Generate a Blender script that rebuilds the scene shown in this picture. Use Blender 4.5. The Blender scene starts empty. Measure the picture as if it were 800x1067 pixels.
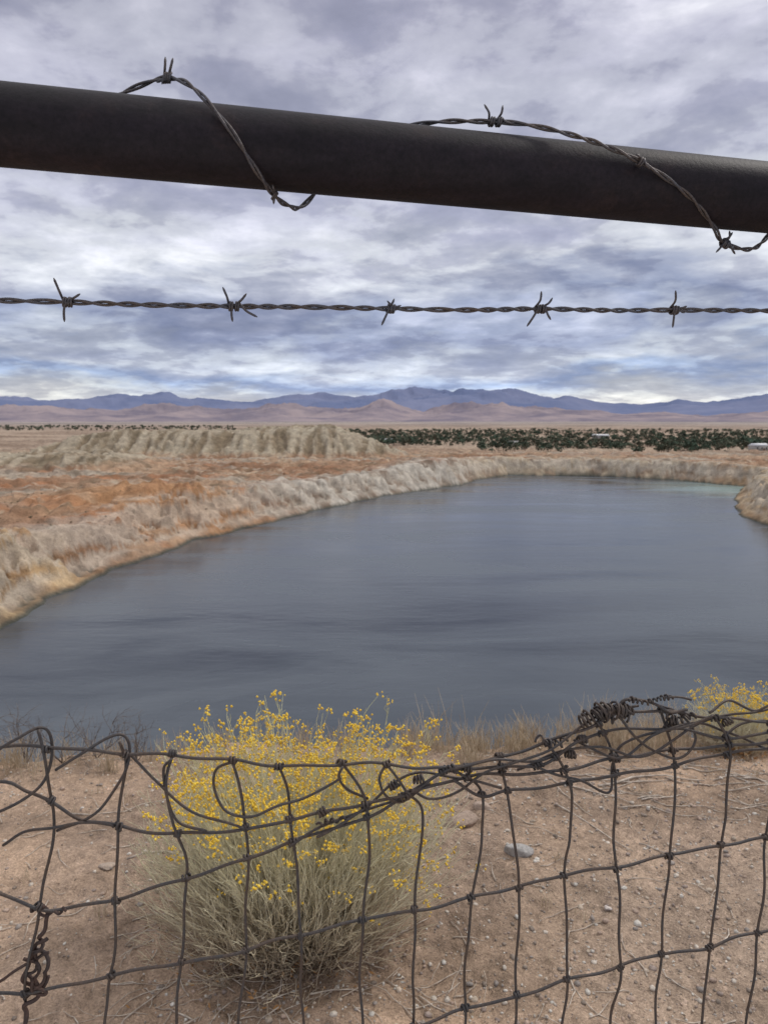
import bpy, bmesh, math, numpy as np, random
from mathutils import Vector
rng=np.random.default_rng(7); random.seed(7)
sc=bpy.context.scene
PITCH=math.radians(7.14); SP,CP=math.sin(PITCH),math.cos(PITCH); FOC=770.0

# ------------------------------------------------------------------ noise
def _hash(ix,iy,seed):
    h=(ix.astype(np.int64)*374761393+iy.astype(np.int64)*668265263+seed*1442695041)&0x7fffffff
    h=((h^(h>>13))*1274126177)&0x7fffffff
    return ((h^(h>>16))&0xffff)/65535.0*2*math.pi
def pn(x,y,seed=0):
    x=np.asarray(x,float);y=np.asarray(y,float)
    ix=np.floor(x);iy=np.floor(y);fx=x-ix;fy=y-iy
    u=fx*fx*fx*(fx*(fx*6-15)+10);v=fy*fy*fy*(fy*(fy*6-15)+10)
    def g(a,b):
        an=_hash(ix+a,iy+b,seed); return np.cos(an)*(fx-a)+np.sin(an)*(fy-b)
    return ((g(0,0)*(1-u)+g(1,0)*u)*(1-v)+(g(0,1)*(1-u)+g(1,1)*u)*v)*1.5
def fbm(x,y,o=4,seed=0):
    s=0;a=1;t=0
    for i in range(o):
        s=s+a*pn(x*2**i+i*17.3,y*2**i-i*9.1,seed+i);t+=a;a*=.5
    return s/t
def ridged(x,y,o=4,seed=0):
    s=0;a=1;t=0
    for i in range(o):
        s=s+a*(1-2*np.abs(pn(x*2**i+i*7.3,y*2**i-i*3.1,seed+i)));t+=a;a*=.5
    return s/t
def sstep(a,b,x):
    t=np.clip((x-a)/(b-a),0,1);return t*t*(3-2*t)

# ------------------------------------------------------------------ mesh helpers
def make_mesh(name,verts,faces_list,mat=None,smooth=True,cols=None,parent=None):
    me=bpy.data.meshes.new(name)
    verts=np.asarray(verts,np.float32)
    me.vertices.add(len(verts));me.vertices.foreach_set("co",verts.ravel())
    idx=np.concatenate([f.ravel() for f in faces_list]).astype(np.int32)
    tot=np.concatenate([np.full(len(f),f.shape[1],np.int32) for f in faces_list])
    start=np.concatenate([[0],np.cumsum(tot)[:-1]]).astype(np.int32)
    me.loops.add(len(idx));me.loops.foreach_set("vertex_index",idx)
    me.polygons.add(len(tot));me.polygons.foreach_set("loop_start",start)
    me.update(calc_edges=True);me.validate()
    if smooth: me.polygons.foreach_set("use_smooth",np.ones(len(me.polygons),bool))
    if cols is not None:
        at=me.color_attributes.new("Col",'FLOAT_COLOR','POINT')
        c=np.ones((len(verts),4),np.float32);c[:,:3]=cols
        at.data.foreach_set("color",c.ravel())
    ob=bpy.data.objects.new(name,me);sc.collection.objects.link(ob)
    if mat: me.materials.append(mat)
    if parent: ob.parent=parent
    return ob
def empty(name,loc=(0,0,0)):
    e=bpy.data.objects.new(name,None);e.location=loc;e.empty_display_size=.1;sc.collection.objects.link(e);return e
class MB:
    def __init__(s): s.v=[];s.q=[];s.t=[];s.c=[];s.n=0
    def add(s,v,q=None,t=None,c=None):
        v=np.asarray(v,float)
        if q is not None: s.q.append(np.asarray(q)+s.n)
        if t is not None: s.t.append(np.asarray(t)+s.n)
        if c is not None: s.c.append(np.broadcast_to(np.asarray(c,float),(len(v),3)))
        s.v.append(v);s.n+=len(v)
    def build(s,name,mat,smooth=True,parent=None):
        fl=[]
        if s.q: fl.append(np.concatenate(s.q))
        if s.t: fl.append(np.concatenate(s.t))
        return make_mesh(name,np.concatenate(s.v),fl,mat,smooth,np.concatenate(s.c) if s.c else None,parent)
def smooth_path(P,step):
    P=np.asarray(P,float)
    if len(P)<3:
        n=max(2,int(np.linalg.norm(P[1]-P[0])/step)+1);t=np.linspace(0,1,n)[:,None];return P[0]*(1-t)+P[1]*t
    Q=np.vstack([2*P[0]-P[1],P,2*P[-1]-P[-2]]);out=[]
    for i in range(1,len(Q)-2):
        n=max(2,int(np.linalg.norm(Q[i+1]-Q[i])/step)+1);t=np.linspace(0,1,n,endpoint=False)[:,None]
        out.append(.5*((2*Q[i])+(-Q[i-1]+Q[i+1])*t+(2*Q[i-1]-5*Q[i]+4*Q[i+1]-Q[i+2])*t*t+(-Q[i-1]+3*Q[i]-3*Q[i+1]+Q[i+2])*t**3))
    out.append(P[-1:]);return np.concatenate(out)
def frames(P):
    T=np.gradient(P,axis=0);T/=np.linalg.norm(T,axis=1)[:,None]+1e-12
    ref=np.array([0,0,1.]) if abs(T[0,2])<.9 else np.array([1.,0,0])
    n=np.cross(T[0],ref);n/=np.linalg.norm(n);N=np.empty_like(P)
    for i in range(len(P)):
        n=n-np.dot(n,T[i])*T[i];n/=np.linalg.norm(n)+1e-12;N[i]=n
    return T,N,np.cross(T,N)
def tube(mb,P,r,sides=8,c=None):
    P=np.asarray(P,float);n=len(P);T,N,B=frames(P)
    a=np.arange(sides)/sides*2*math.pi
    r=np.broadcast_to(np.asarray(r,float),(n,))
    V=P[:,None,:]+r[:,None,None]*(np.cos(a)[None,:,None]*N[:,None,:]+np.sin(a)[None,:,None]*B[:,None,:])
    i=np.arange(n-1)[:,None]*sides;j=np.arange(sides)[None,:];k=(j+1)%sides
    q=np.stack([i+j,i+k,i+sides+k,i+sides+j],-1).reshape(-1,4)
    V=V.reshape(-1,3)
    if sides>3:
        V=np.vstack([V,P[0],P[-1]]);jj=np.arange(sides);kk=(jj+1)%sides
        t=np.vstack([np.stack([np.full(sides,n*sides),kk,jj],-1),np.stack([np.full(sides,n*sides+1),(n-1)*sides+jj,(n-1)*sides+kk],-1)])
        mb.add(V,q,t,c)
    else: mb.add(V,q,None,c)

# ------------------------------------------------------------------ materials
def mat_new(name):
    m=bpy.data.materials.new(name);m.use_nodes=True;nt=m.node_tree
    return m,nt,nt.nodes["Principled BSDF"]
def N(nt,t,**k):
    n=nt.nodes.new(t)
    for a,b in k.items(): setattr(n,a,b)
    return n
def noise(nt,vec,scale,detail=4,rough=.55,dist=0):
    n=N(nt,"ShaderNodeTexNoise");n.inputs["Scale"].default_value=scale;n.inputs["Detail"].default_value=detail
    n.inputs["Roughness"].default_value=rough;n.inputs["Distortion"].default_value=dist
    if vec is not None: nt.links.new(vec,n.inputs["Vector"])
    return n
def ramp(nt,fac,stops):
    r=N(nt,"ShaderNodeValToRGB");e=r.color_ramp.elements
    while len(e)<len(stops): e.new(.5)
    for i,(p,c) in enumerate(stops):
        e[i].position=p;e[i].color=(c[0],c[1],c[2],1) if hasattr(c,'__len__') else (c,c,c,1)
    nt.links.new(fac,r.inputs[0]);return r
def mixc(nt,a,b,fac,mode='MIX'):
    m=N(nt,"ShaderNodeMix",data_type='RGBA',blend_type=mode)
    for s,v in ((0,fac),(6,a),(7,b)):
        if isinstance(v,(int,float)): m.inputs[s].default_value=v
        elif isinstance(v,(tuple,list)): m.inputs[s].default_value=(*v,1)
        else: nt.links.new(v,m.inputs[s])
    return m.outputs[2]
def math_(nt,op,a,b=0,clamp=False):
    m=N(nt,"ShaderNodeMath",operation=op,use_clamp=clamp)
    for s,v in ((0,a),(1,b)):
        if isinstance(v,(int,float)): m.inputs[s].default_value=v
        else: nt.links.new(v,m.inputs[s])
    return m.outputs[0]
def bump(nt,h,strength,dist):
    b=N(nt,"ShaderNodeBump");b.inputs["Strength"].default_value=strength;b.inputs["Distance"].default_value=dist
    nt.links.new(h,b.inputs["Height"]);return b.outputs[0]
def simple_mat(name,c1,c2,scale,rough=.8,metal=0,bs=.3,bd=.001,detail=4):
    m,nt,b=mat_new(name);g=N(nt,"ShaderNodeNewGeometry").outputs["Position"]
    n=noise(nt,g,scale,detail);r=ramp(nt,n.outputs[0],[(.35,c1),(.65,c2)])
    nt.links.new(r.outputs[0],b.inputs["Base Color"]);b.inputs["Roughness"].default_value=rough;b.inputs["Metallic"].default_value=metal
    nt.links.new(bump(nt,n.outputs[0],bs,bd),b.inputs["Normal"]);return m

def ground_mat():
    m,nt,b=mat_new("earth");g=N(nt,"ShaderNodeNewGeometry").outputs["Position"]
    a=N(nt,"ShaderNodeAttribute",attribute_name="Col")
    n1=noise(nt,g,.25,6,.7);n2=noise(nt,g,3.0,5,.62);n3=noise(nt,g,30,5,.72);n4=noise(nt,g,150,3,.75)
    c=mixc(nt,a.outputs[0],ramp(nt,n1.outputs[0],[(.32,.62),(.68,1.32)]).outputs[0],1,'MULTIPLY')
    c=mixc(nt,c,ramp(nt,n2.outputs[0],[(.3,.80),(.7,1.15)]).outputs[0],1,'MULTIPLY')
    c=mixc(nt,c,ramp(nt,n3.outputs[0],[(.3,.68),(.7,1.25)]).outputs[0],1,'MULTIPLY')
    c=mixc(nt,c,ramp(nt,n4.outputs[0],[(.28,.55),(.5,1.0),(.72,1.38)]).outputs[0],1,'MULTIPLY')
    v=N(nt,"ShaderNodeTexVoronoi");v.inputs["Scale"].default_value=110;nt.links.new(g,v.inputs["Vector"])
    sp=ramp(nt,v.outputs["Color"],[(.0,(.42,.38,.36)),(.16,(1,1,1)),(.82,(1,1,1)),(.95,(1.5,1.5,1.55))])
    c=mixc(nt,c,sp.outputs[0],.75,'MULTIPLY')
    nt.links.new(c,b.inputs["Base Color"]);b.inputs["Roughness"].default_value=.95;b.inputs["Specular IOR Level"].default_value=.12
    h=math_(nt,'ADD',n3.outputs[0],math_(nt,'MULTIPLY',n4.outputs[0],.4))
    h=math_(nt,'ADD',h,math_(nt,'MULTIPLY',n2.outputs[0],3))
    h=math_(nt,'ADD',h,math_(nt,'MULTIPLY',n1.outputs[0],60))
    nt.links.new(bump(nt,h,1,.017),b.inputs["Normal"]);return m

# ------------------------------------------------------------------ lake outline & terrain
LAKE=np.array([(-58,80),(-54.2,101.5),(-56.2,124.5),(-53.4,149.6),(-47.2,179.6),(-35.4,207.7),(-22.3,243),(0,289.5),(22,322),(35.6,341),
 (48,372),(67.8,401),(90,399),(113,394),(144,369),(162,332),(147,305),(134,279),(118,246),(110,222),(108,200),(114,150),(108,80),(80,42),(40,36),(0,36),(-35,38),(-55,55)],float)
WZ=-30.0
def lake_sd(x,y):
    d=np.full(x.shape,1e9);ins=np.zeros(x.shape,bool);n=len(LAKE)
    for i in range(n):
        a=LAKE[i];b=LAKE[(i+1)%n];e=b-a
        t=np.clip(((x-a[0])*e[0]+(y-a[1])*e[1])/(e@e),0,1)
        d=np.minimum(d,np.hypot(x-a[0]-t*e[0],y-a[1]-t*e[1]))
        c=((a[1]>y)!=(b[1]>y))&(x<(b[0]-a[0])*(y-a[1])/(b[1]-a[1]+1e-12)+a[0]);ins^=c
    return np.where(ins,-d,d)
def crest(x): return 3.84+.10*pn(x*.9,x*0+.5,3)-.22*sstep(-.5,-1.6,x)+.14*sstep(.5,1.2,x)+.05*pn(x*3.1,x*0+2.5,4)
def terrain(x,y):
    r=np.hypot(x,y);sd=lake_sd(x,y)
    n1=fbm(x/70,y/70,4,11);n2=fbm(x/14,y/14,4,12);n3=fbm(x/3.5,y/3.5,4,13);rg=ridged(x/13,y/13,4,14);rf=ridged(x/4.5,y/4.5,3,15)
    sdw=sd+3.0*n2+1.6*n3*sstep(0,3,sd)
    left=sstep(20,-60,x)*sstep(420,200,y)
    P=-21.5+2.2*n1+left*(-1.5)*sstep(220,100,y)
    bn=(n1*3+x/160)*2.2
    benches=2.2*(np.floor(bn)+sstep(.80,1,bn-np.floor(bn))-bn)/2.2*sstep(10,25,sd)
    P=P+benches*1.9+sstep(900,6000,r)*8-1.5*sstep(450,900,r)
    P=P+5.5*np.exp(-(((x+60)/22)**2+((y-206)/17)**2))*(1+.5*n2)
    P=P+3.5*np.exp(-(((x-15)/20)**2+((y-352)/25)**2))
    P=P+2.5*np.exp(-(((x+75)/12)**2+((y-128)/18)**2))
    slope=.62+.30*sstep(-50,40,x)+.25*sstep(300,380,y)
    bank=WZ+slope*sdw
    bank=bank+((rg-.45)*3.8+(rf-.45)*1.6)*sstep(0,7,sdw)
    # small ledges where harder beds outcrop on the pit wall
    st=(bank-WZ)/1.7;bank=bank+.55*1.7*(np.floor(st)+sstep(.55,1,st-np.floor(st))-st)*sstep(.5,3,sdw)*sstep(30,14,sdw)
    k=1.1;hh=np.clip(.5+.5*(P-bank)/k,0,1);land=P*(1-hh)+bank*hh-k*hh*(1-hh)
    inside=sdw<0;land=np.where(inside,WZ+.35*sdw,land)
    far=sstep(1500,300,r)
    land=land+(.8*n3+1.5*n2+1.2*(rg-.4)+.6*(rf-.4)*sstep(300,150,r))*sstep(3,12,sd)*far
    land=land+.36*fbm(x/1.3,y/1.3,3,16)*sstep(1,4,sd)*sstep(260,150,r)
    # tailings pile with erosion gullies
    g=ridged(x/8+.2*n2,y/70,3,33)
    px=np.maximum(np.abs(x+112)-76,0);py=np.maximum(np.abs(y-488)-34,0)
    d=np.hypot(px*.75,py)+6*fbm(x/22,y/40,3,31)
    pile=np.clip(15-.46*d+(g-.5)*3.2*sstep(0,6,d)+2.2*fbm(x/30,y/30,3,35)+.022*(x+112),0,17.5)
    px2=np.maximum(np.abs(x+190)-60,0);py2=np.maximum(np.abs(y-350)-20,0)
    d2=np.hypot(px2,py2)+5*fbm(x/25,y/25,3,36)
    pile2=np.clip(6-.25*d2+(g-.5)*1.2,0,7)
    land=land+np.maximum(pile,pile2)
    t=(y-crest(x))
    sp=np.where(t/.2>30,t,.2*np.log1p(np.exp(np.minimum(t/.2,30))))
    nf=sstep(40,6,r)
    near=-1.6-.012*y-.86*sp+nf*(.050*fbm(x*1.1,y*1.1,3,21)+.030*fbm(x*4.5,y*4.5,3,22)+.012*fbm(x*15,y*15,3,23))+(1-nf)*.8*n3
    isnear=near>land
    return np.maximum(near,land),sd,isnear,np.maximum(pile,pile2),n1,n2,rg
def gz(x,y):
    return terrain(np.atleast_1d(np.asarray(x,float)),np.atleast_1d(np.asarray(y,float)))[0]

az=np.radians(np.concatenate([np.arange(-110,-33,1.0),np.arange(-33,33,.115),np.arange(33,111,1.0)]))
rr=np.concatenate([[.25,.5],np.geomspace(.8,6,230,endpoint=False),np.geomspace(6,80,60,endpoint=False),np.geomspace(80,620,380,endpoint=False),np.geomspace(620,24000,90)])
A,R=np.meshgrid(az,rr,indexing='xy');X=(R*np.sin(A));Y=(R*np.cos(A))
Z,sd,isn,pile,n1,n2,rg=terrain(X.ravel(),Y.ravel());x=X.ravel();y=Y.ravel();r=np.hypot(x,y)
def L(a,b,t): return a*(1-t[:,None])+b*t[:,None]
C=lambda *c: np.tile(np.array(c,float),(len(x),1))
na=fbm(x/45,y/45,5,41);nb=fbm(x/20,y/20,5,42);nc=fbm(x/90,y/30,4,43)
col=L(C(.27,.155,.095),C(.39,.265,.175),sstep(-.25,.3,na))
col=L(col,C(.37,.18,.095),sstep(.02,.28,nb)*sstep(420,260,y)*.8)
col=L(col,C(.38,.34,.28),sstep(.12,.3,nc)*.7)
col=L(col,C(.48,.39,.29),sstep(.028,.008,np.abs(nc-.02))*.8)
col=L(col,C(.17,.125,.085),sstep(.10,.30,fbm(x/12,y/8,4,48))*sstep(12,22,sd)*.65)
mound=np.exp(-(((x+58)/26)**2+((y-200)/22)**2));col=L(col,C(.40,.22,.11),np.clip(mound*1.2,0,.75))
ban=sstep(160,120,y)*sstep(28,8,sd);col=L(col,L(C(.25,.16,.085),C(.50,.35,.19),sstep(.3,.6,rg)),ban*.85)  # all four wall zones: gully shade painted in, darker where ridge noise dips
cl=sstep(210,262,y)*sstep(34,10,sd)*sstep(70,30,x)
col=L(col,L(C(.22,.17,.13),C(.48,.44,.38),sstep(.3,.62,rg)),cl*.9)
fb=sstep(330,380,y)*sstep(22,8,sd)*sstep(20,60,x);col=L(col,L(C(.25,.185,.13),C(.44,.36,.26),sstep(.25,.6,rg)),fb*.9)
rb=sstep(95,110,x)*sstep(360,330,y)*sstep(40,10,sd);col=L(col,L(C(.28,.20,.12),C(.45,.35,.23),sstep(.25,.6,rg)),rb*.8)
# bedding: pale and rusty layers following height on the pit walls
hz=Z+1.3*n2+.35*fbm(x/30,y/30,3,58)*6;bed=pn(hz*.55,hz*0+3.3,59)
onwall=sstep(1,4,sd)*sstep(30,16,sd)*(~isn)
col=L(col,C(.50,.45,.38),sstep(.12,.35,bed)*onwall*.55);col=L(col,C(.33,.16,.085),sstep(-.08,-.35,bed)*onwall*.55)
pm=sstep(1,4,pile);gg=ridged(x/8+.2*n2,y/70,3,33);col=L(col,L(C(.21,.17,.115),C(.40,.35,.265),sstep(.3,.68,gg)),pm*.85)  # pile furrows darkened too, their shade put into the colour
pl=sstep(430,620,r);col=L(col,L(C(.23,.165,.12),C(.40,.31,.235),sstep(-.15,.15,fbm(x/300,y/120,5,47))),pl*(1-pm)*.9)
fl=sstep(1300,4500,r);col=L(col,L(C(.25,.22,.215),C(.37,.32,.29),sstep(-.1,.1,fbm(x/900,y/500,4,49))),fl*.9)  # far plain shifts to a hazy mauve with distance, haze painted into the colour
wet=sstep(WZ+.8,WZ+.15,Z)*(~isn);col=L(col,C(.085,.085,.07),wet)
sand=L(C(.55,.39,.275),C(.48,.35,.26),sstep(-.2,.3,fbm(x*.8,y*.8,3,51)))
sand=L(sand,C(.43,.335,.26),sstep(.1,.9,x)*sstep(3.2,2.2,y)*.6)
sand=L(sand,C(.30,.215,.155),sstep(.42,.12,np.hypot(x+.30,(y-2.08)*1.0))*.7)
sand=L(sand,C(.33,.24,.175),sstep(.02,.35,fbm(x*2.2,y*2.2,4,52))*.6)
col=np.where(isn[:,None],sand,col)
nr,na_=len(rr),len(az)
i=np.arange(nr-1)[:,None]*na_;j=np.arange(na_-1)[None,:]
quads=np.stack([i+j,i+j+1,i+na_+j+1,i+na_+j],-1).reshape(-1,4)[:, ::-1]
GM=ground_mat()
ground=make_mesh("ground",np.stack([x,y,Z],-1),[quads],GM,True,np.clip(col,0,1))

# ------------------------------------------------------------------ lake water
def water_mat():
    m,nt,b=mat_new("lake_water");g=N(nt,"ShaderNodeNewGeometry").outputs["Position"]
    mp=N(nt,"ShaderNodeMapping");mp.inputs["Scale"].default_value=(.38,1,1);mp.inputs["Rotation"].default_value=(0,0,.10);nt.links.new(g,mp.inputs[0])
    big=noise(nt,mp.outputs[0],.055,5,.55,.8)
    w=ramp(nt,big.outputs[0],[(.34,0),(.66,1)]).outputs[0]
    vd=N(nt,"ShaderNodeVectorMath",operation='DISTANCE');nt.links.new(g,vd.inputs[0]);vd.inputs[1].default_value=(158,318,-30)
    tq=ramp(nt,math_(nt,'DIVIDE',vd.outputs["Value"],60),[(.25,1),(.9,0)]).outputs[0]
    base=mixc(nt,(.014,.021,.029),(.082,.096,.110),w);base=mixc(nt,base,(.19,.27,.26),tq)
    nt.links.new(base,b.inputs["Base Color"]);b.inputs["IOR"].default_value=1.33
    ro=N(nt,"ShaderNodeMapRange");nt.links.new(w,ro.inputs[0]);ro.inputs[3].default_value=.12;ro.inputs[4].default_value=.32
    nt.links.new(ro.outputs[0],b.inputs["Roughness"])
    n=noise(nt,mp.outputs[0],1.2,3,.6);n2=noise(nt,mp.outputs[0],.2,3,.6)
    h=math_(nt,'ADD',n.outputs[0],math_(nt,'MULTIPLY',n2.outputs[0],4))
    nt.links.new(bump(nt,h,.18,.12),b.inputs["Normal"]);return m
gx,gy=np.meshgrid(np.linspace(-130,240,60),np.linspace(15,440,60))
wv=np.stack([gx.ravel(),gy.ravel(),np.full(gx.size,WZ)],-1)
i=np.arange(59)[:,None]*60;j=np.arange(59)[None,:]
make_mesh("lake_water",wv,[np.stack([i+j,i+j+1,i+61+j,i+60+j],-1).reshape(-1,4)],water_mat(),True)

# ------------------------------------------------------------------ mountains
def range_obj(name,prof,rc,half,seed,mat,ns,amp=.42):
    az=np.radians(np.arange(-62,62,.08));rs=np.linspace(rc-half,rc+half,80)
    ka=np.radians([p[0] for p in prof]);ke=np.radians([p[1] for p in prof])
    A,Rr=np.meshgrid(az,rs);xx=Rr*np.sin(A);yy=Rr*np.cos(A)
    e=np.interp(A,ka,ke)
    top=rc*np.tan(e)+24
    sh=np.clip(1-np.abs(Rr-rc)/half,0,1)**.9
    rd=ridged(xx/ns,yy/ns,6,seed)
    h=-26+top*sh*((1.04-amp)+amp*rd)*1.0 + top*.12*fbm(xx/ns*3,yy/ns*3,4,seed+5)*sh
    n=len(az);i=np.arange(79)[:,None]*n;j=np.arange(n-1)[None,:]
    make_mesh(name,np.stack([xx.ravel(),yy.ravel(),h.ravel()],-1),[np.stack([i+j,i+n+j,i+n+j+1,i+j+1],-1).reshape(-1,4)[:, ::-1]],mat,True)
def hill_mat(name,c1,c2,s):  # distance haze is painted into the base colours of both ranges
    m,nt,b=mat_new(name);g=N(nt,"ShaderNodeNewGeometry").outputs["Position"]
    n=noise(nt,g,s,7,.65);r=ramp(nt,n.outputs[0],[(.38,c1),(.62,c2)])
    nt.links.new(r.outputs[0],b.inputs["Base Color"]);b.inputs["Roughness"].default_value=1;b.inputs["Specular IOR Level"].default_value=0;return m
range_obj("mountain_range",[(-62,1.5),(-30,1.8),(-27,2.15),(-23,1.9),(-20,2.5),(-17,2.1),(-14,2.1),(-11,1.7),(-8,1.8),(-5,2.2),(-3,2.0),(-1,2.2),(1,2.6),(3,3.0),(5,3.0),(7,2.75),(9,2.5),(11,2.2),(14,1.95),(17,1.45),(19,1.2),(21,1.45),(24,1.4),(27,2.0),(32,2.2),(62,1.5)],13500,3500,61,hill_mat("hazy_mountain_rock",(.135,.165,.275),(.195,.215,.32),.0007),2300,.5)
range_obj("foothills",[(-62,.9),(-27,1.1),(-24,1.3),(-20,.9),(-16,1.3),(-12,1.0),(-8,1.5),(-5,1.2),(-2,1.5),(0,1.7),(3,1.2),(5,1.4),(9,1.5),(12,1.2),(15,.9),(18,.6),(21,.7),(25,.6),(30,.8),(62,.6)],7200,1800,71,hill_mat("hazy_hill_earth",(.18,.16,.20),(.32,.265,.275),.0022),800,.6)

# ------------------------------------------------------------------ distant trees, shrubs
def tree_template(k):
    rg=np.random.default_rng(k);mb=MB()
    tube(mb,np.array([(0,0,0),(.01,0,.25),(0,.01,.5)]),[.03,.022,.012],4,(.10,.08,.06))
    for q in range(4):
        a=rg.uniform(0,6.28);tube(mb,np.array([(0,0,.3),(.12*math.cos(a),.12*math.sin(a),.5),(.25*math.cos(a),.25*math.sin(a),.68)]),[.014,.01,.005],3,(.10,.08,.06))
    lob=[(rg.uniform(-.2,.2),rg.uniform(-.2,.2),rg.uniform(.3,.8),rg.uniform(.14,.26)) for _ in range(7)]
    for l in range(80):
        lx,ly,lz,lr=lob[l%7];d=rg.normal(size=3);d/=np.linalg.norm(d);p=np.array([lx,ly,lz])+d*lr*rg.uniform(.5,1)
        u=rg.normal(size=3);u/=np.linalg.norm(u);w=np.cross(u,rg.normal(size=3));w/=np.linalg.norm(w);s=rg.uniform(.05,.10)
        g=rg.uniform(.6,1.35)
        mb.add([p-u*s,p+w*s*.8,p+u*s,p-w*s*.8],q=[[0,1,2,3]],c=np.array((.075,.100,.070))*g)
    return np.concatenate(mb.v),np.concatenate(mb.q),(np.concatenate(mb.t) if mb.t else None),np.concatenate(mb.c)
TT=[tree_template(k) for k in range(5)]
fm,nt,b=mat_new("tree_foliage");a=N(nt,"ShaderNodeAttribute",attribute_name="Col");nt.links.new(a.outputs[0],b.inputs["Base Color"]);b.inputs["Roughness"].default_value=.9;b.inputs["Specular IOR Level"].default_value=.1
def place_trees(name,pts,hs,tint=(1,1,1)):
    mb=MB();P=np.array(pts);zz=gz(P[:,0],P[:,1])
    for (px,py),pz,h in zip(P,zz,hs):
        v,q,t,c=TT[rng.integers(5)];a=rng.uniform(0,6.28);w=h*rng.uniform(.9,1.8)
        vv=np.stack([(v[:,0]*math.cos(a)-v[:,1]*math.sin(a))*w+px,(v[:,0]*math.sin(a)+v[:,1]*math.cos(a))*w+py,v[:,2]*h+pz-.1*h],-1)
        mb.add(vv,q,t,c*rng.uniform(.55,1.45)*np.array([rng.uniform(.85,1.35),1,1])*np.array(tint))
    return mb.build(name,fm,False)
pts=[];hs=[]
while len(pts)<2900:
    xs=rng.uniform(-.10,.58);yy=500*math.exp(rng.uniform(0,1.15));xx=xs*yy
    if xs<.13 and yy<640: continue
    if yy<580 and rng.random()<.5: continue
    nval=float(fbm(np.array([xx/90]),np.array([yy/60]),3,81)[0])
    if nval<-.10+.12*rng.uniform(-1,1)-.25*max(0,.3-abs(xs-.05))*(yy>700): continue
    pts.append((xx,yy));hs.append(rng.uniform(2.5,7.5)*(1.35 if rng.random()<.1 else 1))
for _ in range(380):
    yy=rng.uniform(1500,2300);pts.append((yy*rng.uniform(-.58,-.2),yy));hs.append(rng.uniform(5,9))
place_trees("distant_trees",pts,hs)
pts=[];hs=[]
while len(pts)<420:
    yy=120*math.exp(rng.uniform(0,1.4));xx=yy*rng.uniform(-.58,.12)
    s=float(lake_sd(np.array([xx]),np.array([yy]))[0])
    nv=float(fbm(np.array([xx/25]),np.array([yy/25]),3,83)[0])
    if s<1.5 or nv<.05 : continue
    pts.append((xx,yy));hs.append(rng.uniform(.25,.7))
place_trees("desert_shrubs",pts,hs,(1.8,1.3,1.2))

# ------------------------------------------------------------------ houses in the valley
wallm=simple_mat("painted_wall",(.42,.40,.37),(.52,.50,.47),.5);roofm=simple_mat("roof_sheet",(.25,.23,.23),(.36,.34,.34),.6)
whitem=simple_mat("white_roof",(.60,.60,.62),(.70,.70,.70),.5);glass=simple_mat("window_glass",(.03,.04,.05),(.05,.06,.07),1,.2);doorm=simple_mat("door_paint",(.2,.12,.08),(.25,.15,.1),1)
def box(name,cx,cy,cz,sx,sy,sz,mat,par):
    v=[(cx+a*sx/2,cy+b_*sy/2,cz+c*sz/2) for a in(-1,1) for b_ in(-1,1) for c in(-1,1)]
    f=np.array([(0,1,3,2),(4,6,7,5),(0,4,5,1),(2,3,7,6),(0,2,6,4),(1,5,7,3)]);return make_mesh(name,v,[f],mat,False,None,par)
for k,(hx,hy,w,d,h,rot,wr) in enumerate([(2,760,14,8,3.0,.2,1),(110,640,12,8,3,.4,0),(275,545,11,8,3.2,.15,1),(262,900,18,10,3.5,0,1)]):
    e=empty("house",(hx,hy,float(gz(hx,hy)[0])-.1));e.rotation_euler[2]=rot
    box("walls",0,0,h/2,w,d,h,wallm,e)
    o=.5;v=[(-w/2-o,-d/2-o,h),(w/2+o,-d/2-o,h),(w/2+o,d/2+o,h),(-w/2-o,d/2+o,h),(-w/2-o,0,h+2),(w/2+o,0,h+2)]
    v=np.array(v)+[0,0,.01]
    make_mesh("roof",v,[np.array([(0,1,5,4),(2,3,4,5),(0,3,2,1)]),np.array([(0,4,3),(1,2,5)])],whitem if wr else roofm,False,None,e)
    for q in (-.32,.0,.32): box("window",q*w,-d/2-.03,h*.55,w*.1,.08,1.2,glass,e)
    box("door",w*.16,-d/2-.03,1.06,1.0,.08,2.1,doorm,e)

# ------------------------------------------------------------------ fence (vertical plane running slightly away to the right)
D0,KX=.6546,.175
NRM=np.array([KX,-1,0])/math.hypot(KX,1)
def F(u,v,off=0.0):
    xs=(u-400)/FOC;ys=(533.5-v)/FOC
    d=np.array([xs,CP+ys*SP,-SP+ys*CP]);t=D0/(d[1]-KX*d[0])
    return d*t+NRM*off
def wire_mat(name,base,rust,metal=.55,rough=.5):
    m,nt,b=mat_new(name);g=N(nt,"ShaderNodeNewGeometry").outputs["Position"]
    n=noise(nt,g,45,4,.65);n2=noise(nt,g,600,3,.7)
    c=ramp(nt,n.outputs[0],[(.4,base),(.62,rust)]).outputs[0]
    c=mixc(nt,c,ramp(nt,n2.outputs[0],[(.3,.6),(.7,1.4)]).outputs[0],1,'MULTIPLY')
    nt.links.new(c,b.inputs["Base Color"]);b.inputs["Metallic"].default_value=metal;b.inputs["Roughness"].default_value=rough
    nt.links.new(bump(nt,n2.outputs[0],.5,.0006),b.inputs["Normal"]);return m
WM=wire_mat("weathered_wire",(.075,.073,.084),(.088,.068,.060));MM=wire_mat("rusty_mesh_wire",(.055,.050,.050),(.080,.056,.043),.4,.5)
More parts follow.
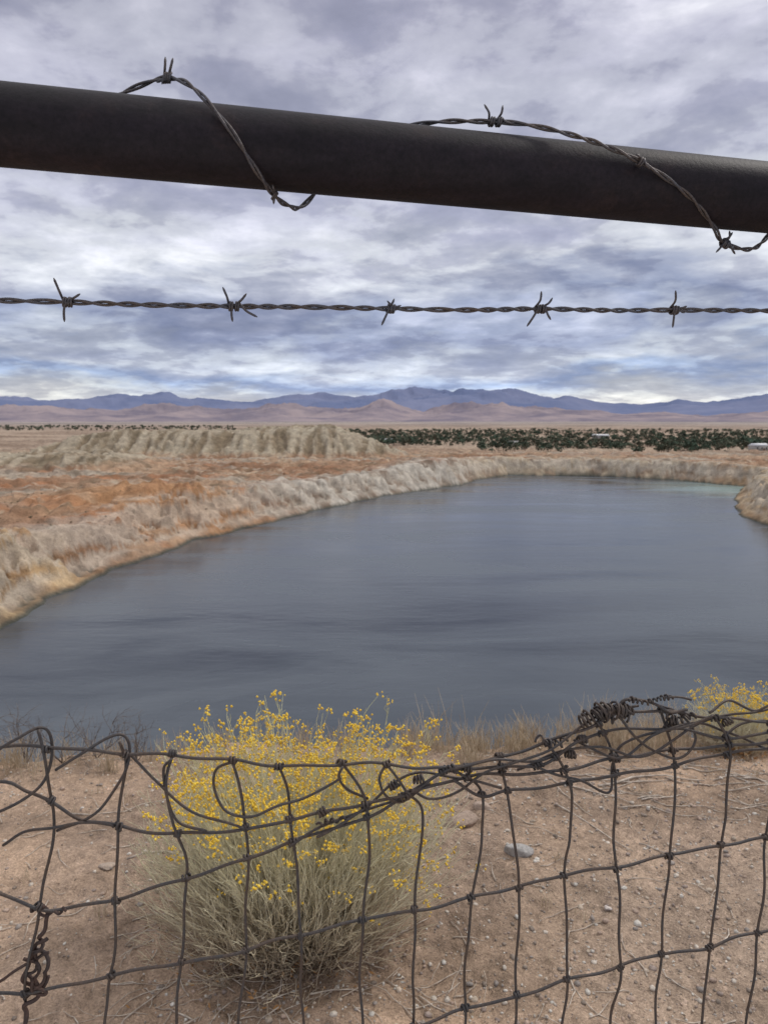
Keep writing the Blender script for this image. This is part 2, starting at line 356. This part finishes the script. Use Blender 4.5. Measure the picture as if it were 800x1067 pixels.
def pipe_mat():
    m,nt,b=mat_new("rusted_pipe");g=N(nt,"ShaderNodeNewGeometry").outputs["Position"]
    n=noise(nt,g,22,6,.7);n2=noise(nt,g,260,4,.7)
    mp=N(nt,"ShaderNodeMapping");mp.inputs["Scale"].default_value=(4,30,30);nt.links.new(g,mp.inputs[0]);n3=noise(nt,mp.outputs[0],2,4,.6)
    c=ramp(nt,n.outputs[0],[(.3,(.008,.006,.009)),(.55,(.014,.010,.013)),(.78,(.027,.016,.016))]).outputs[0]
    c=mixc(nt,c,ramp(nt,n3.outputs[0],[(.3,.7),(.7,1.35)]).outputs[0],1,'MULTIPLY')
    c=mixc(nt,c,ramp(nt,n2.outputs[0],[(.3,.65),(.75,1.5)]).outputs[0],1,'MULTIPLY')
    nt.links.new(c,b.inputs["Base Color"]);b.inputs["Roughness"].default_value=.58;b.inputs["Specular IOR Level"].default_value=.18
    nt.links.new(bump(nt,n2.outputs[0],.5,.0008),b.inputs["Normal"]);return m
PM=pipe_mat()
rail=empty("pipe_rail")
a0=F(0,130);a1=F(800,206.5);dv=(a1-a0);dvn=dv/np.linalg.norm(dv);RP=.0302
ends=[a0-dvn*1.1,a1+dvn*1.1]
mb=MB();tube(mb,np.array([ends[0]+dvn*s for s in np.linspace(0,np.linalg.norm(ends[1]-ends[0]),60)]),RP,48);mb.build("rail_tube",PM,True,rail)
for k,e in enumerate(ends):
    mb=MB();p=e.copy();bz=float(gz(p[0],p[1])[0]);tube(mb,np.array([(p[0],p[1],z) for z in np.linspace(bz-.2,p[2]+.1,12)]),.036,32);mb.build("post_%d"%(k+1),PM,True,rail)

def barb(mb,p,T,specs,r=.0010):
    T=T/np.linalg.norm(T);U=np.cross(T,NRM);U/=np.linalg.norm(U)
    if U[2]<0: U=-U
    for (ang1,l1,ang2,l2,sh) in specs:
        d1=math.cos(ang1)*T+math.sin(ang1)*U;d2=math.cos(ang2)*T+math.sin(ang2)*U
        c=p+T*sh;turns=2.1;n=24;co=[]
        for i in range(n):
            ph=math.pi/2+turns*2*math.pi*i/(n-1);co.append(c+T*(.0040*(i/(n-1)-.5))+(math.cos(ph)*NRM+math.sin(ph)*U)*.0034)
        tip1=c+d1*l1+NRM*.004;tip2=c+d2*l2+NRM*.002
        path=smooth_path(np.vstack([tip1,c+d1*l1*.45+NRM*.0040,co[2:-2],c+d2*l2*.45+NRM*.003,tip2]),.0012)
        rad=np.full(len(path),r);rad[0]=r*.35;rad[1]=r*.7;rad[-1]=r*.35;rad[-2]=r*.7
        tube(mb,path,rad,7)
def barbed(name,path,barbs,pitch=.040,r=.00122,tw=.00130):
    mb=MB();P=smooth_path(path,.0022);T,Nn,B=frames(P);s=np.concatenate([[0],np.cumsum(np.linalg.norm(np.diff(P,axis=0),axis=1))])
    ph=2*math.pi*s/pitch+.9*np.sin(s*23)+.5*np.sin(s*57)
    for o in (0,math.pi):
        tube(mb,P+tw*(np.cos(ph+o)[:,None]*Nn+np.sin(ph+o)[:,None]*B),r,8)
    for (u,v,specs) in barbs:
        q=F(u,v);k=int(np.argmin(np.linalg.norm((P-q)-((P-q)@NRM)[:,None]*NRM,axis=1)));barb(mb,P[k],T[k],specs)
    return mb.build(name,WM,True)
R_=math.radians
pts=[(-560,306),(-300,309),(-80,311),(0,313),(68,314),(150,317),(243,318.5),(330,320),(407,321),(490,323),(563,321.5),(640,323),(700,323.5),(800,324.5),(900,326),(1200,330),(1500,334)]
barbed("barbed_wire",[F(*p,off=.004*math.sin(p[0])) for p in pts],[
 (68,314,[(R_(110),.019,R_(268),.016,-.001),(R_(35),.011,R_(215),.006,.003)]),
 (243,318,[(R_(112),.016,R_(275),.013,-.002),(R_(50),.013,R_(-28),.019,.003)]),
 (407,321,[(R_(62),.009,R_(245),.016,-.001),(R_(130),.008,R_(20),.008,.002)]),
 (563,321,[(R_(82),.015,R_(235),.019,-.002),(R_(50),.012,R_(-55),.012,.003)]),
 (700,323,[(R_(90),.017,R_(268),.016,-.001),(R_(20),.009,R_(-20),.008,.002)]),
 (-90,311,[(R_(90),.017,R_(268),.016,-.001)]),(845,325,[(R_(70),.017,R_(248),.016,-.001)])])
wr=[(75,112,-.034),(108,94,-.020),(150,85,-.004),(178,86,.008),(205,106,.024),(240,150,.034),(268,190,.026),(286,207,.008),(302,212,-.008),(318,205,-.026),(350,168,-.038),(385,140,-.032),(405,129,-.020),(450,125,-.006),(500,128,.003),(545,138,.016),(600,160,.030),(650,185,.035),(700,214,.027),(735,240,.012),(752,252,.0),(785,257,-.012),(812,246,-.024),(850,205,-.037),(900,170,-.032)]
barbed("wrapped_barbed_wire",[F(*w) for w in wr],[
 (172,84,[(R_(95),.014,R_(250),.006,0),(R_(80),.013,R_(200),.012,.004)]),
 (513,130,[(R_(125),.015,R_(20),.006,-.002),(R_(85),.012,R_(-10),.012,.004)]),
 (645,182,[(R_(165),.008,R_(-15),.010,0)]),
 (756,252,[(R_(60),.012,R_(235),.015,-.002),(R_(110),.011,R_(-20),.015,.003)]),
 (286,207,[(R_(150),.008,R_(-60),.007,0)])],pitch=.05,r=.00115,tw=.0012)

# woven wire mesh
fence=empty("woven_wire_fence")
vert=[[(40,760),(50,800),(56,850),(50,900),(40,955),(30,1010),(24,1067),(18,1140)],
[(126,770),(130,800),(124,850),(122,900),(120,985),(112,1040),(108,1067),(100,1150)],
[(180,787),(172,815),(182,855),(194,900),(192,960),(188,1010),(184,1067),(180,1150)],
[(242,793),(254,840),(258,885),(257,940),(255,1010),(248,1067),(244,1150)],
[(291,796),(301,835),(308,900),(313,960),(313,1010),(316,1067),(318,1150)],
[(356,797),(380,832),(384,880),(379,950),(376,1010),(377,1067),(378,1150)],
[(403,797),(420,820),(441,845),(436,900),(432,950),(430,1010),(431,1067),(430,1150)],
[(470,798),(503,828),(502,870),(494,920),(486,975),(485,1067),(484,1150)],
[(520,790),(531,840),(536,890),(541,930),(540,990),(536,1067),(534,1150)],
[(570,775),(594,820),(593,870),(590,915),(590,1020),(584,1067),(580,1150)],
[(622,752),(642,800),(640,860),(641,905),(645,1008),(638,1067),(634,1150)],
[(690,742),(703,795),(699,850),(697,892),(690,995),(682,1067),(676,1150)],
[(745,748),(758,785),(756,840),(754,882),(738,985),(728,1067),(720,1150)],
[(800,750),(806,800),(800,873),(788,968),(776,1067),(768,1150)],
[(850,745),(858,790),(850,865),(836,960),(822,1067),(812,1150)],
[(-40,770),(-28,820),(-30,900),(-50,1000),(-62,1067),(-70,1150)]]
hor=[[(-80,790),(-40,783),(0,781),(40,778),(90,780),(130,785),(180,788),(242,793),(291,796),(356,797),(403,797),(440,800),(470,798),(520,790),(570,775),(610,757),(640,744),(690,742),(745,748),(800,750),(880,744)],
[(-80,830),(0,815),(30,826),(54,835),(86,853),(124,862),(182,870),(256,862),(306,853),(340,848),(384,836),(420,828),(460,806),(500,801),(560,797),(600,772),(640,762),(700,760),(757,768),(800,762),(880,750)],
[(-80,915),(-30,922),(0,930),(44,945),(70,948),(121,938),(192,915),(257,893),(308,878),(350,862),(384,850),(430,826),(480,812),(540,806),(594,800),(642,790),(703,783),(758,776),(806,772),(880,764)],
[(-80,1045),(0,1035),(30,1032),(70,1028),(116,1018),(190,1003),(255,988),(313,975),(378,960),(433,947),(489,935),(541,925),(591,912),(641,901),(697,891),(754,882),(800,873),(880,862)],
[(-80,1150),(0,1140),(110,1120),(184,1110),(316,1090),(400,1075),(450,1064),(485,1054),(538,1037),(590,1020),(645,1008),(690,996),(738,985),(788,970),(880,955)],
[(470,812),(503,828),(531,826),(594,816),(642,806),(703,797),(758,786),(806,779),(880,772)]]
mb=MB();VP=[];HP=[]
def wire(pts,r=.00145,amp=.003,ph=0,step=.004,store=None):
    P=np.array([F(p[0],p[1],(p[2] if len(p)>2 else amp*math.sin(i*1.7+ph))) for i,p in enumerate(pts)])
    P=smooth_path(P,step);s=np.arange(len(P))*step
    P=P+NRM*(.0012*np.sin(s*60+ph))[:,None]+np.array([0,0,1])*(.0009*np.sin(s*95+ph*2))[:,None]+np.array([1,0,0])*(.0009*np.sin(s*71+ph*3))[:,None]
    tube(mb,P,r,8)
    if store is not None: store.append(P)
for k,w in enumerate(vert): wire(w,.00135,.004,k*2.1,store=VP)
for k,w in enumerate(hor): wire(w,.0015,.003,k*1.3+.5,store=HP)
def coil(c,T,n=2.6,rad=.0030,ln=.0085,r=.0013,jit=0):
    T=T/np.linalg.norm(T);a=np.cross(T,NRM);a/=np.linalg.norm(a);b_=np.cross(T,a);m=int(n*11);P=[]
    for i in range(m):
        ph=n*2*math.pi*i/(m-1);rr_=rad*(1+jit*math.sin(i*1.3));P.append(c+T*ln*(i/(m-1)-.5)+rr_*(math.cos(ph)*a+math.sin(ph)*b_))
    tube(mb,np.array(P),r,6)
for h in HP:
    Th=np.gradient(h,axis=0)
    for v in VP:
        dd=np.linalg.norm(h[:,None,[0,2]]-v[None,:,[0,2]],axis=2);k=np.unravel_index(np.argmin(dd),dd.shape)
        if dd[k]<.004:
            coil((h[k[0]]+v[k[1]])/2,Th[k[0]]+np.array([0,0,1])*np.linalg.norm(Th[k[0]])*rng.uniform(-.4,.6),n=rng.uniform(2,2.8),rad=rng.uniform(.0023,.0030),ln=rng.uniform(.005,.008),r=.0013)
loops=[[(-20,800),(0,779),(20,766),(40,759),(50,768),(52,790),(44,815),(20,835),(-20,850)],
[(60,800),(85,783),(110,771),(126,770),(134,782),(131,805),(110,835),(86,853),(60,868)],
[(180,787),(170,800),(172,830),(186,858),(215,866)],[(242,793),(226,806),(224,826),(236,845),(262,848),(291,836),(320,832),(356,812)],
[(130,785),(160,815),(200,845),(256,862)],[(0,885),(24,868),(54,860),(86,853),(121,862)],
[(403,797),(394,810),(400,826),(420,834),(450,820)],[(356,797),(352,806),(362,820),(384,836)],
[(330,868),(380,842),(410,818),(440,808),(480,812),(520,818)],[(300,880),(360,853),(410,838),(446,816),(470,798),(510,790),(560,792),(600,782)],
[(430,826),(450,836),(480,824),(510,800),(560,784),(600,760),(632,745),(668,738)],
[(540,806),(580,786),(620,776),(660,786),(700,770),(740,752),(800,742),(860,738)],
[(600,772),(640,788),(680,764),(714,752),(760,764),(800,782),(860,790)],
[(640,744),(660,766),(700,790),(726,770),(710,745),(680,734)],
[(560,797),(600,812),(636,826),(640,800),(650,776),(690,760),(740,744)],
[(735,740),(760,732),(790,742),(806,735),(850,728)],[(757,768),(780,756),(800,752),(850,756)]]
for k,w in enumerate(loops): wire([(p[0],p[1],.006*math.sin(i*1.1+k)) for i,p in enumerate(w)],.0013,0,k)
def coilpath(pts,n,rad,r=.0013,ph0=0):
    P=smooth_path([F(*p) for p in pts],.0005);T,Nn,B=frames(P);s=np.linspace(0,1,len(P));ph=2*math.pi*n*s+1.2*np.sin(s*9+ph0)+ph0
    rv=rad*(1+.30*np.sin(s*17+ph0));tube(mb,P+rv[:,None]*(np.cos(ph)[:,None]*Nn+np.sin(ph)[:,None]*B),r,6)
coilpath([(604,753),(620,745),(640,739),(658,742)],13,.0050,.0013);coilpath([(612,749),(632,739),(652,745)],8,.0072,.0012,2);coilpath([(620,740),(640,748),(656,736)],5,.0060,.0012,4)
coilpath([(655,728),(672,732),(690,727),(700,727)],10,.0020,.0011);wire([(690,727,0),(704,726,.002),(717,728,.002)],.0012)
coilpath([(640,744),(650,730),(672,731),(700,742),(716,740)],1.5,.001,.0015)
coilpath([(560,770),(576,776),(590,770)],5,.0035,.0012,1);coilpath([(690,744),(706,750),(724,744)],6,.0030,.0012,3);coilpath([(330,860),(345,855),(362,852)],4,.0020,.0012,3)
for c in [(336,846),(410,818),(420,830),(462,803),(486,800),(436,812),(560,797),(594,786),(606,770),(700,752),(757,752),(640,790)]:
    p=F(*c);coil(p,dvn+np.array([0,0,rng.uniform(-.2,.7)]),3,.0030,.009,.0013,.2)
mb.build("mesh_wires",MM,True,fence)
mb=MB()
for pth,n,rad,r,p0 in [([(48,942),(46,962),(42,985),(38,1000)],2.3,.0025,.0018,0),([(48,975),(34,995),(26,1012),(34,1030),(50,1014),(46,996),(36,990)],4,.0022,.0017,1),
  ([(52,990),(38,1004),(30,1018),(40,1030),(52,1020)],3,.0025,.0015,2),([(34,1020),(40,1035),(28,1048),(26,1075),(20,1120)],2.5,.0016,.0020,3),([(24,1000),(44,1010),(30,1026),(48,1034),(24,1040)],2,.002,.0015,4),([(30,945),(48,952),(70,948)],3,.0018,.0013,5)]:
    coilpath(pth,n,rad,r,p0)
wire([(36,1000),(15,1010),(0,1022),(-20,1030)],.0013)
mb.build("twisted_tie_wire",wire_mat("rust_tie_wire",(.05,.035,.032),(.085,.045,.032),.3,.7),True,fence)

# ------------------------------------------------------------------ rabbitbrush
def veg_mat(name,stops,zlo,zhi):
    m,nt,b=mat_new(name);g=N(nt,"ShaderNodeNewGeometry").outputs["Position"]
    s=N(nt,"ShaderNodeSeparateXYZ");nt.links.new(g,s.inputs[0])
    mr=N(nt,"ShaderNodeMapRange");nt.links.new(s.outputs[2],mr.inputs[0]);mr.inputs[1].default_value=zlo;mr.inputs[2].default_value=zhi
    c=ramp(nt,mr.outputs[0],stops).outputs[0]
    n=noise(nt,g,30,3,.7);c=mixc(nt,c,ramp(nt,n.outputs[0],[(.3,.7),(.7,1.25)]).outputs[0],1,'MULTIPLY')
    nt.links.new(c,b.inputs["Base Color"]);b.inputs["Roughness"].default_value=.85;b.inputs["Specular IOR Level"].default_value=.2;return m
fl_m,nt,b=mat_new("yellow_flower");g=N(nt,"ShaderNodeNewGeometry").outputs["Position"];n=noise(nt,g,60,3)
nt.links.new(ramp(nt,n.outputs[0],[(.3,(.66,.40,.03)),(.5,(.84,.56,.05)),(.7,(.90,.68,.10))]).outputs[0],b.inputs["Base Color"]);b.inputs["Roughness"].default_value=.8
OCT=np.array([(1,0,0),(-1,0,0),(0,1,0),(0,-1,0),(0,0,1),(0,0,-1)],float);OCF=np.array([(0,2,4),(2,1,4),(1,3,4),(3,0,4),(2,0,5),(1,2,5),(3,1,5),(0,3,5)])
def rabbitbrush(cx,cy,a,h,ns,nfl,seed,lean=0.0):
    rg=np.random.default_rng(seed);par=empty("rabbitbrush",(0,0,0));z0=float(gz(cx,cy)[0])-.02
    st=MB();fl=MB()
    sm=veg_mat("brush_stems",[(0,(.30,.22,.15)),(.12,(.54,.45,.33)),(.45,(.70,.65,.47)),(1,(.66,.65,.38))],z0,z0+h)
    for k in range(ns):
        th=math.acos(1-rg.uniform(0,1)*1.0)*.99;ph=rg.uniform(0,2*math.pi)
        s=rg.uniform(.60,1.0)*(1+.06*math.sin(3*ph+1)+.05*math.sin(7*ph))
        if rg.random()<.05: s*=1.08
        base=np.array([cx+rg.normal()*.055*a/.43,cy+rg.normal()*.055*a/.43,z0])
        st_=max(math.sin(th),0)**.75
        tip=np.array([cx+a*s*st_*math.cos(ph)+lean*math.cos(th)*h,cy+a*s*st_*math.sin(ph)*.8,z0+.05*h+h*.93*s*max(math.cos(th),.0)**.55])
        ctl=base*.5+tip*.5+np.array([rg.normal()*.04,rg.normal()*.04,(-.02)*h])+np.array([0,0,-.10*h*math.sin(th)])
        t=np.linspace(0,1,6)[:,None];P=base*(1-t)**2+2*ctl*t*(1-t)+tip*t**2;P[1:-1]+=rg.normal(size=(4,3))*.007;P[:,2]=np.maximum(P[:,2],z0+.02)
        tube(st,P,np.linspace(.0016,.0008,6)*rg.uniform(.7,1.2),3)
        for q in range(8):
            tt=rg.uniform(.4,.98);b0=base*(1-tt)**2+2*ctl*tt*(1-tt)+tip*tt**2
            d=(tip-base)/np.linalg.norm(tip-base)*.8+np.array([0,0,.5])+rg.normal(size=3)*.32;d/=np.linalg.norm(d)
            ln=rg.uniform(.03,.10)*h/.78;e=b0+d*ln;mid=(b0+e)/2+rg.normal(size=3)*.006
            tube(st,np.array([b0,mid,e]),[.0009,.0008,.0006],3)
            hf=(e[2]-z0)/h
            prob=nfl*(sstep(.56,.86,hf)+.03*(hf>.4)+.14*(hf>.25)*sstep(cx+.35*a,cx+.8*a,e[0]))
            if tt>.70 and rg.random()<prob:
                for f in range(rg.integers(4,9)):
                    c=e+np.array([rg.normal()*.0085,rg.normal()*.0085,rg.normal()*.005]);rr_=rg.uniform(.0026,.0048)
                    fl.add(c+OCT*rr_*rg.uniform(.7,1.3,size=(6,1))*[1,1,1.25],t=OCF)
    st.build("stems",sm,False,par);fl.build("flowers",fl_m,False,par)
    lt=MB()
    for k in range(420):
        rad=abs(rg.normal())*.13*a/.43;ph=rg.uniform(0,6.28);px=cx+rad*math.cos(ph)-.03;py=cy+rad*math.sin(ph)*.7-.10
        p=np.array([px,py,z0+.022+rg.uniform(0,.045)]);u=rg.normal(size=3)*[1,1,.5];u/=np.linalg.norm(u);w=np.cross(u,rg.normal(size=3));w/=np.linalg.norm(w);s=rg.uniform(.005,.013)
        lt.add([p-u*s,p+w*s*.4,p+u*s,p-w*s*.4],q=[[0,1,2,3]])
    lt.build("leaf_litter",simple_mat("dry_leaves",(.28,.14,.05),(.44,.24,.09),80),False,par)
rabbitbrush(-.30,2.18,.56,.73,1600,.85,5,.04)
rabbitbrush(1.80,3.60,.30,.36,420,.70,9)

# ------------------------------------------------------------------ dry grass, twigs, stones
straw=simple_mat("dry_straw",(.42,.32,.21),(.62,.51,.36),25)
mb=MB()
def tuft(cx,cy,n,h,spread):
    z=float(gz(cx,cy)[0])
    for k in range(n):
        a=rng.uniform(0,6.28);hh=h*rng.uniform(.4,1.1);d=np.array([math.cos(a),math.sin(a),0])*rng.uniform(.05,.6)*hh
        b0=np.array([cx+rng.normal()*spread,cy+rng.normal()*spread,z-.01]);P=np.array([b0,b0+d*.35+[0,0,hh*.6],b0+d+[0,0,hh]])
        tube(mb,P,[.0014,.0012,.0005],3)
for k in range(125):
    xx=rng.uniform(.05,2.5) if k<84 else rng.uniform(-2.4,.1);yy=float(crest(np.array([xx]))[0])+rng.uniform(-.45,.12)
    tuft(xx,yy,rng.integers(8,34),rng.uniform(.06,.17),rng.uniform(.01,.06))
for (xx,yy,n,h) in [(.22,3.65,70,.17),(.30,3.7,40,.26),(.75,3.7,130,.18),(.66,3.65,80,.15),(1.15,3.6,170,.24),(1.3,3.55,140,.20),(1.45,3.6,110,.24),(1.0,3.7,90,.18),(-1.8,3.4,90,.17),(-1.55,3.5,60,.15),(-1.1,3.55,40,.13),(.5,3.7,80,.15)]: tuft(xx,yy,n,h,.06)
for k in range(70): tuft(rng.uniform(-1.6,1.9),rng.uniform(1.6,3.4),rng.integers(3,10),rng.uniform(.02,.08),.015)
mb.build("dry_grass",straw,False)
def branchy(mb,p,d,l,r,dep):
    d=d/np.linalg.norm(d);P=[p]
    for i in range(4): d=d+rng.normal(size=3)*.22;d/=np.linalg.norm(d);P.append(P[-1]+d*l/4)
    tube(mb,np.array(P),np.linspace(r,r*.5,5),4)
    if dep>0:
        for k in range(4):
            i=rng.integers(1,5);branchy(mb,P[i],d+rng.normal(size=3)*.7+[0,0,.2],l*.6,r*.5,dep-1)
mb=MB()
for (xx,yy,l) in [(-1.78,3.5,.20),(-1.6,3.5,.24),(-1.45,3.55,.19),(-1.95,3.4,.21),(-1.25,3.55,.14)]:
    for k in range(5): branchy(mb,np.array([xx,yy,float(gz(xx,yy)[0])]),np.array([rng.normal()*.6,rng.normal()*.3,1.]),l,.0028,2)
mb.build("dead_shrub",simple_mat("dark_dead_wood",(.10,.08,.07),(.18,.15,.13),60),False)
mb=MB()
def stick(xx,yy,a,l,r):
    n=7;P=[];
    for i in range(n):
        P.append((xx,yy));a+=rng.normal()*.22;xx+=math.cos(a)*l/n;yy+=math.sin(a)*l/n
    P=np.array(P);z=gz(P[:,0],P[:,1])+r*.8+np.abs(rng.normal(size=n))*.003
    tube(mb,np.column_stack([P,z]),np.linspace(r,r*.4,n),5)
for k in range(260):
    stick(rng.uniform(-1.8,2.0),rng.uniform(1.45,3.6),rng.uniform(0,6.28),rng.uniform(.04,.26),rng.uniform(.0009,.003))
for k in range(150):
    a=rng.uniform(0,6.28);rad=rng.uniform(.15,.6);stick(-.30+rad*math.cos(a),2.03+rad*math.sin(a)*.8,rng.uniform(0,6.28),rng.uniform(.06,.28),rng.uniform(.0009,.0022))
stick(-.66,1.62,1.2,.3,.005);stick(-.72,1.72,1.35,.35,.003);stick(-.95,2.55,.2,.5,.004);stick(-1.3,2.9,-.1,.5,.004);stick(.95,3.1,.1,.6,.006);stick(.9,3.2,-.35,.5,.004);stick(-.5,1.58,2.2,.12,.007)
for k in range(26): stick(1.2+rng.normal()*.25,3.2+rng.normal()*.16,rng.uniform(-.6,.6),rng.uniform(.2,.5),rng.uniform(.002,.0045))
mb.build("fallen_twigs",simple_mat("bleached_twig",(.30,.24,.19),(.62,.54,.45),40),True)
bm=bmesh.new();bmesh.ops.create_icosphere(bm,subdivisions=3,radius=1);IV=np.array([v.co[:] for v in bm.verts]);IF=np.array([[v.index for v in f.verts] for f in bm.faces]);bm.free()
bm=bmesh.new();bmesh.ops.create_icosphere(bm,subdivisions=1,radius=1);IV1=np.array([v.co[:] for v in bm.verts]);IF1=np.array([[v.index for v in f.verts] for f in bm.faces]);bm.free()
def col_mat(name):
    m,nt,b=mat_new(name);g=N(nt,"ShaderNodeNewGeometry").outputs["Position"];a=N(nt,"ShaderNodeAttribute",attribute_name="Col")
    n=noise(nt,g,90,5,.7);nt.links.new(mixc(nt,a.outputs[0],ramp(nt,n.outputs[0],[(.3,.6),(.7,1.3)]).outputs[0],1,'MULTIPLY'),b.inputs["Base Color"])
    b.inputs["Roughness"].default_value=.9;nt.links.new(bump(nt,n.outputs[0],.8,.004),b.inputs["Normal"]);return m
mb=MB();n=19000;px=rng.uniform(-2.0,2.4,n);py=1.35+2.4*rng.uniform(0,1,n)**1.2
dens=.15+.85*sstep(-.35,.25,fbm(px*1.3,py*1.3,3,91)+.35*sstep(-.2,.5,px));keep=rng.uniform(0,1,n)<dens;px=px[keep];py=py[keep];pz=gz(px,py)
pal=np.array([(.50,.41,.32),(.34,.27,.23),(.58,.51,.43),(.25,.20,.16),(.43,.32,.25),(.58,.54,.48),(.30,.26,.23)])
for a,b_,c in zip(px,py,pz):
    s=.0018+.0023*rng.exponential();s=min(s,.012);sc3=rng.uniform(.6,1.3,3)*[1,1,.7]
    v=IV1*s*sc3*rng.uniform(.8,1.2,(len(IV1),1));mb.add(v+[a,b_,c+s*.2],t=IF1,c=pal[rng.integers(7)]*rng.uniform(.8,1.1))
mb.build("gravel",col_mat("gravel_stone"),False)
def rock(cx,cy,s,sc3,c,seed):
    rg=np.random.default_rng(seed);v=IV.copy()
    for k in range(16):
        d=rg.normal(size=3);d/=np.linalg.norm(d);o=rg.uniform(.42,.8);e=v@d;v=v-np.clip(e-o,0,None)[:,None]*d
    v=v*(1+.05*rg.normal(size=(len(v),1))*.4);v=v*s*np.array(sc3);m=MB();m.add(v+[cx,cy,float(gz(cx,cy)[0])+s*sc3[2]*.12],t=IF,c=c);m.build("rock",col_mat("rock_stone"),False)
rock(.50,2.62,.062,(1.2,.7,.55),(.36,.34,.32),1);rock(.33,2.85,.085,(1.2,.7,.55),(.36,.27,.21),2);rock(.42,2.96,.045,(1,.8,.7),(.38,.29,.23),3)
rock(-.05,1.75,.032,(1.2,.8,.4),(.46,.36,.29),4);rock(.75,2.3,.02,(1,.8,.6),(.5,.44,.4),5);rock(-1.0,2.5,.035,(1.3,.8,.5),(.42,.33,.26),6);rock(-.05,3.0,.035,(1,.8,.6),(.4,.32,.26),7)

# ------------------------------------------------------------------ sky & light
w=bpy.data.worlds.new("World");sc.world=w;w.use_nodes=True;nt=w.node_tree;nt.nodes.clear()
out=N(nt,"ShaderNodeOutputWorld");bg=N(nt,"ShaderNodeBackground");bg.inputs[1].default_value=.1
sky=N(nt,"ShaderNodeTexSky",sky_type='NISHITA');sky.sun_disc=False;SE,SR=math.radians(48),math.radians(62);sky.sun_elevation=SE;sky.sun_rotation=SR
tc=N(nt,"ShaderNodeTexCoord").outputs["Generated"];sp=N(nt,"ShaderNodeSeparateXYZ");nt.links.new(tc,sp.inputs[0])
zc=math_(nt,'MAXIMUM',sp.outputs[2],0.0);den=math_(nt,'ADD',zc,.17)
cb=N(nt,"ShaderNodeCombineXYZ");nt.links.new(math_(nt,'DIVIDE',sp.outputs[0],den),cb.inputs[0]);nt.links.new(math_(nt,'DIVIDE',sp.outputs[1],den),cb.inputs[1]);cb.inputs[2].default_value=1.7
nA=noise(nt,cb.outputs[0],1.35,6,.5,.25);nB=noise(nt,cb.outputs[0],4.0,6,.55,.3);nD=noise(nt,cb.outputs[0],11.0,5,.6)
cb2=N(nt,"ShaderNodeCombineXYZ");nt.links.new(math_(nt,'MULTIPLY',sp.outputs[0],3.0),cb2.inputs[0]);nt.links.new(math_(nt,'MULTIPLY',zc,11),cb2.inputs[2]);nt.links.new(sp.outputs[1],cb2.inputs[1])
nC=noise(nt,cb2.outputs[0],1.5,6,.55,.3)
dz=math_(nt,'MULTIPLY',math_(nt,'SUBTRACT',nC.outputs[0],.5),math_(nt,'MULTIPLY',math_(nt,'MINIMUM',zc,.2),2.2))
zz=math_(nt,'ADD',zc,dz)
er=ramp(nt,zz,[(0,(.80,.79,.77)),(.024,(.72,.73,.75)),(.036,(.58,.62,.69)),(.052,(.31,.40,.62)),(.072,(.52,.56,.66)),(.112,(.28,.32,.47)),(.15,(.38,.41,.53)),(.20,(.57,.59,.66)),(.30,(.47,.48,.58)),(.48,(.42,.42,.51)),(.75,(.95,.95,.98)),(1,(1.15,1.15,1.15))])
m1=math_(nt,'ADD',math_(nt,'MULTIPLY',nA.outputs[0],.48),math_(nt,'MULTIPLY',nB.outputs[0],.37));m1=math_(nt,'ADD',m1,math_(nt,'MULTIPLY',nD.outputs[0],.15))
dA=ramp(nt,m1,[(.37,(.66,.67,.74)),(.44,(.78,.79,.86)),(.485,(.93,.93,.97)),(.512,(1.16,1.16,1.15)),(.55,(1.30,1.30,1.26)),(.63,(1.75,1.72,1.62))])
dC=ramp(nt,nC.outputs[0],[(.35,.9),(.5,1.0),(.62,1.15)])
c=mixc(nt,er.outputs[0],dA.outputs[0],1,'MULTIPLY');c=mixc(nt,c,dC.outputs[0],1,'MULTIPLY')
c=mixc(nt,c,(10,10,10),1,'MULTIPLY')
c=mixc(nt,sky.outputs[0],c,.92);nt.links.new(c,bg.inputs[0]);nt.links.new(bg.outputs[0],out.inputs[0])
sl=bpy.data.lights.new("sun","SUN");sl.energy=1.5;sl.angle=math.radians(10);sl.color=(1,.95,.88)
so=bpy.data.objects.new("sun",sl);sc.collection.objects.link(so)
sdv=Vector((math.sin(SR)*math.cos(SE),math.cos(SR)*math.cos(SE),math.sin(SE)));so.rotation_euler=sdv.to_track_quat('Z','Y').to_euler()
sc.view_settings.view_transform='Standard';sc.view_settings.look='None';sc.view_settings.exposure=0

cam=bpy.data.cameras.new("camera");cam.sensor_fit='VERTICAL';cam.sensor_height=36;cam.lens=FOC/1067*36;cam.clip_start=.02;cam.clip_end=80000
cam.dof.use_dof=True;cam.dof.focus_distance=.85;cam.dof.aperture_fstop=17
co=bpy.data.objects.new("camera",cam);co.rotation_euler=(math.pi/2-PITCH,0,0);sc.collection.objects.link(co);sc.camera=co
print("done")
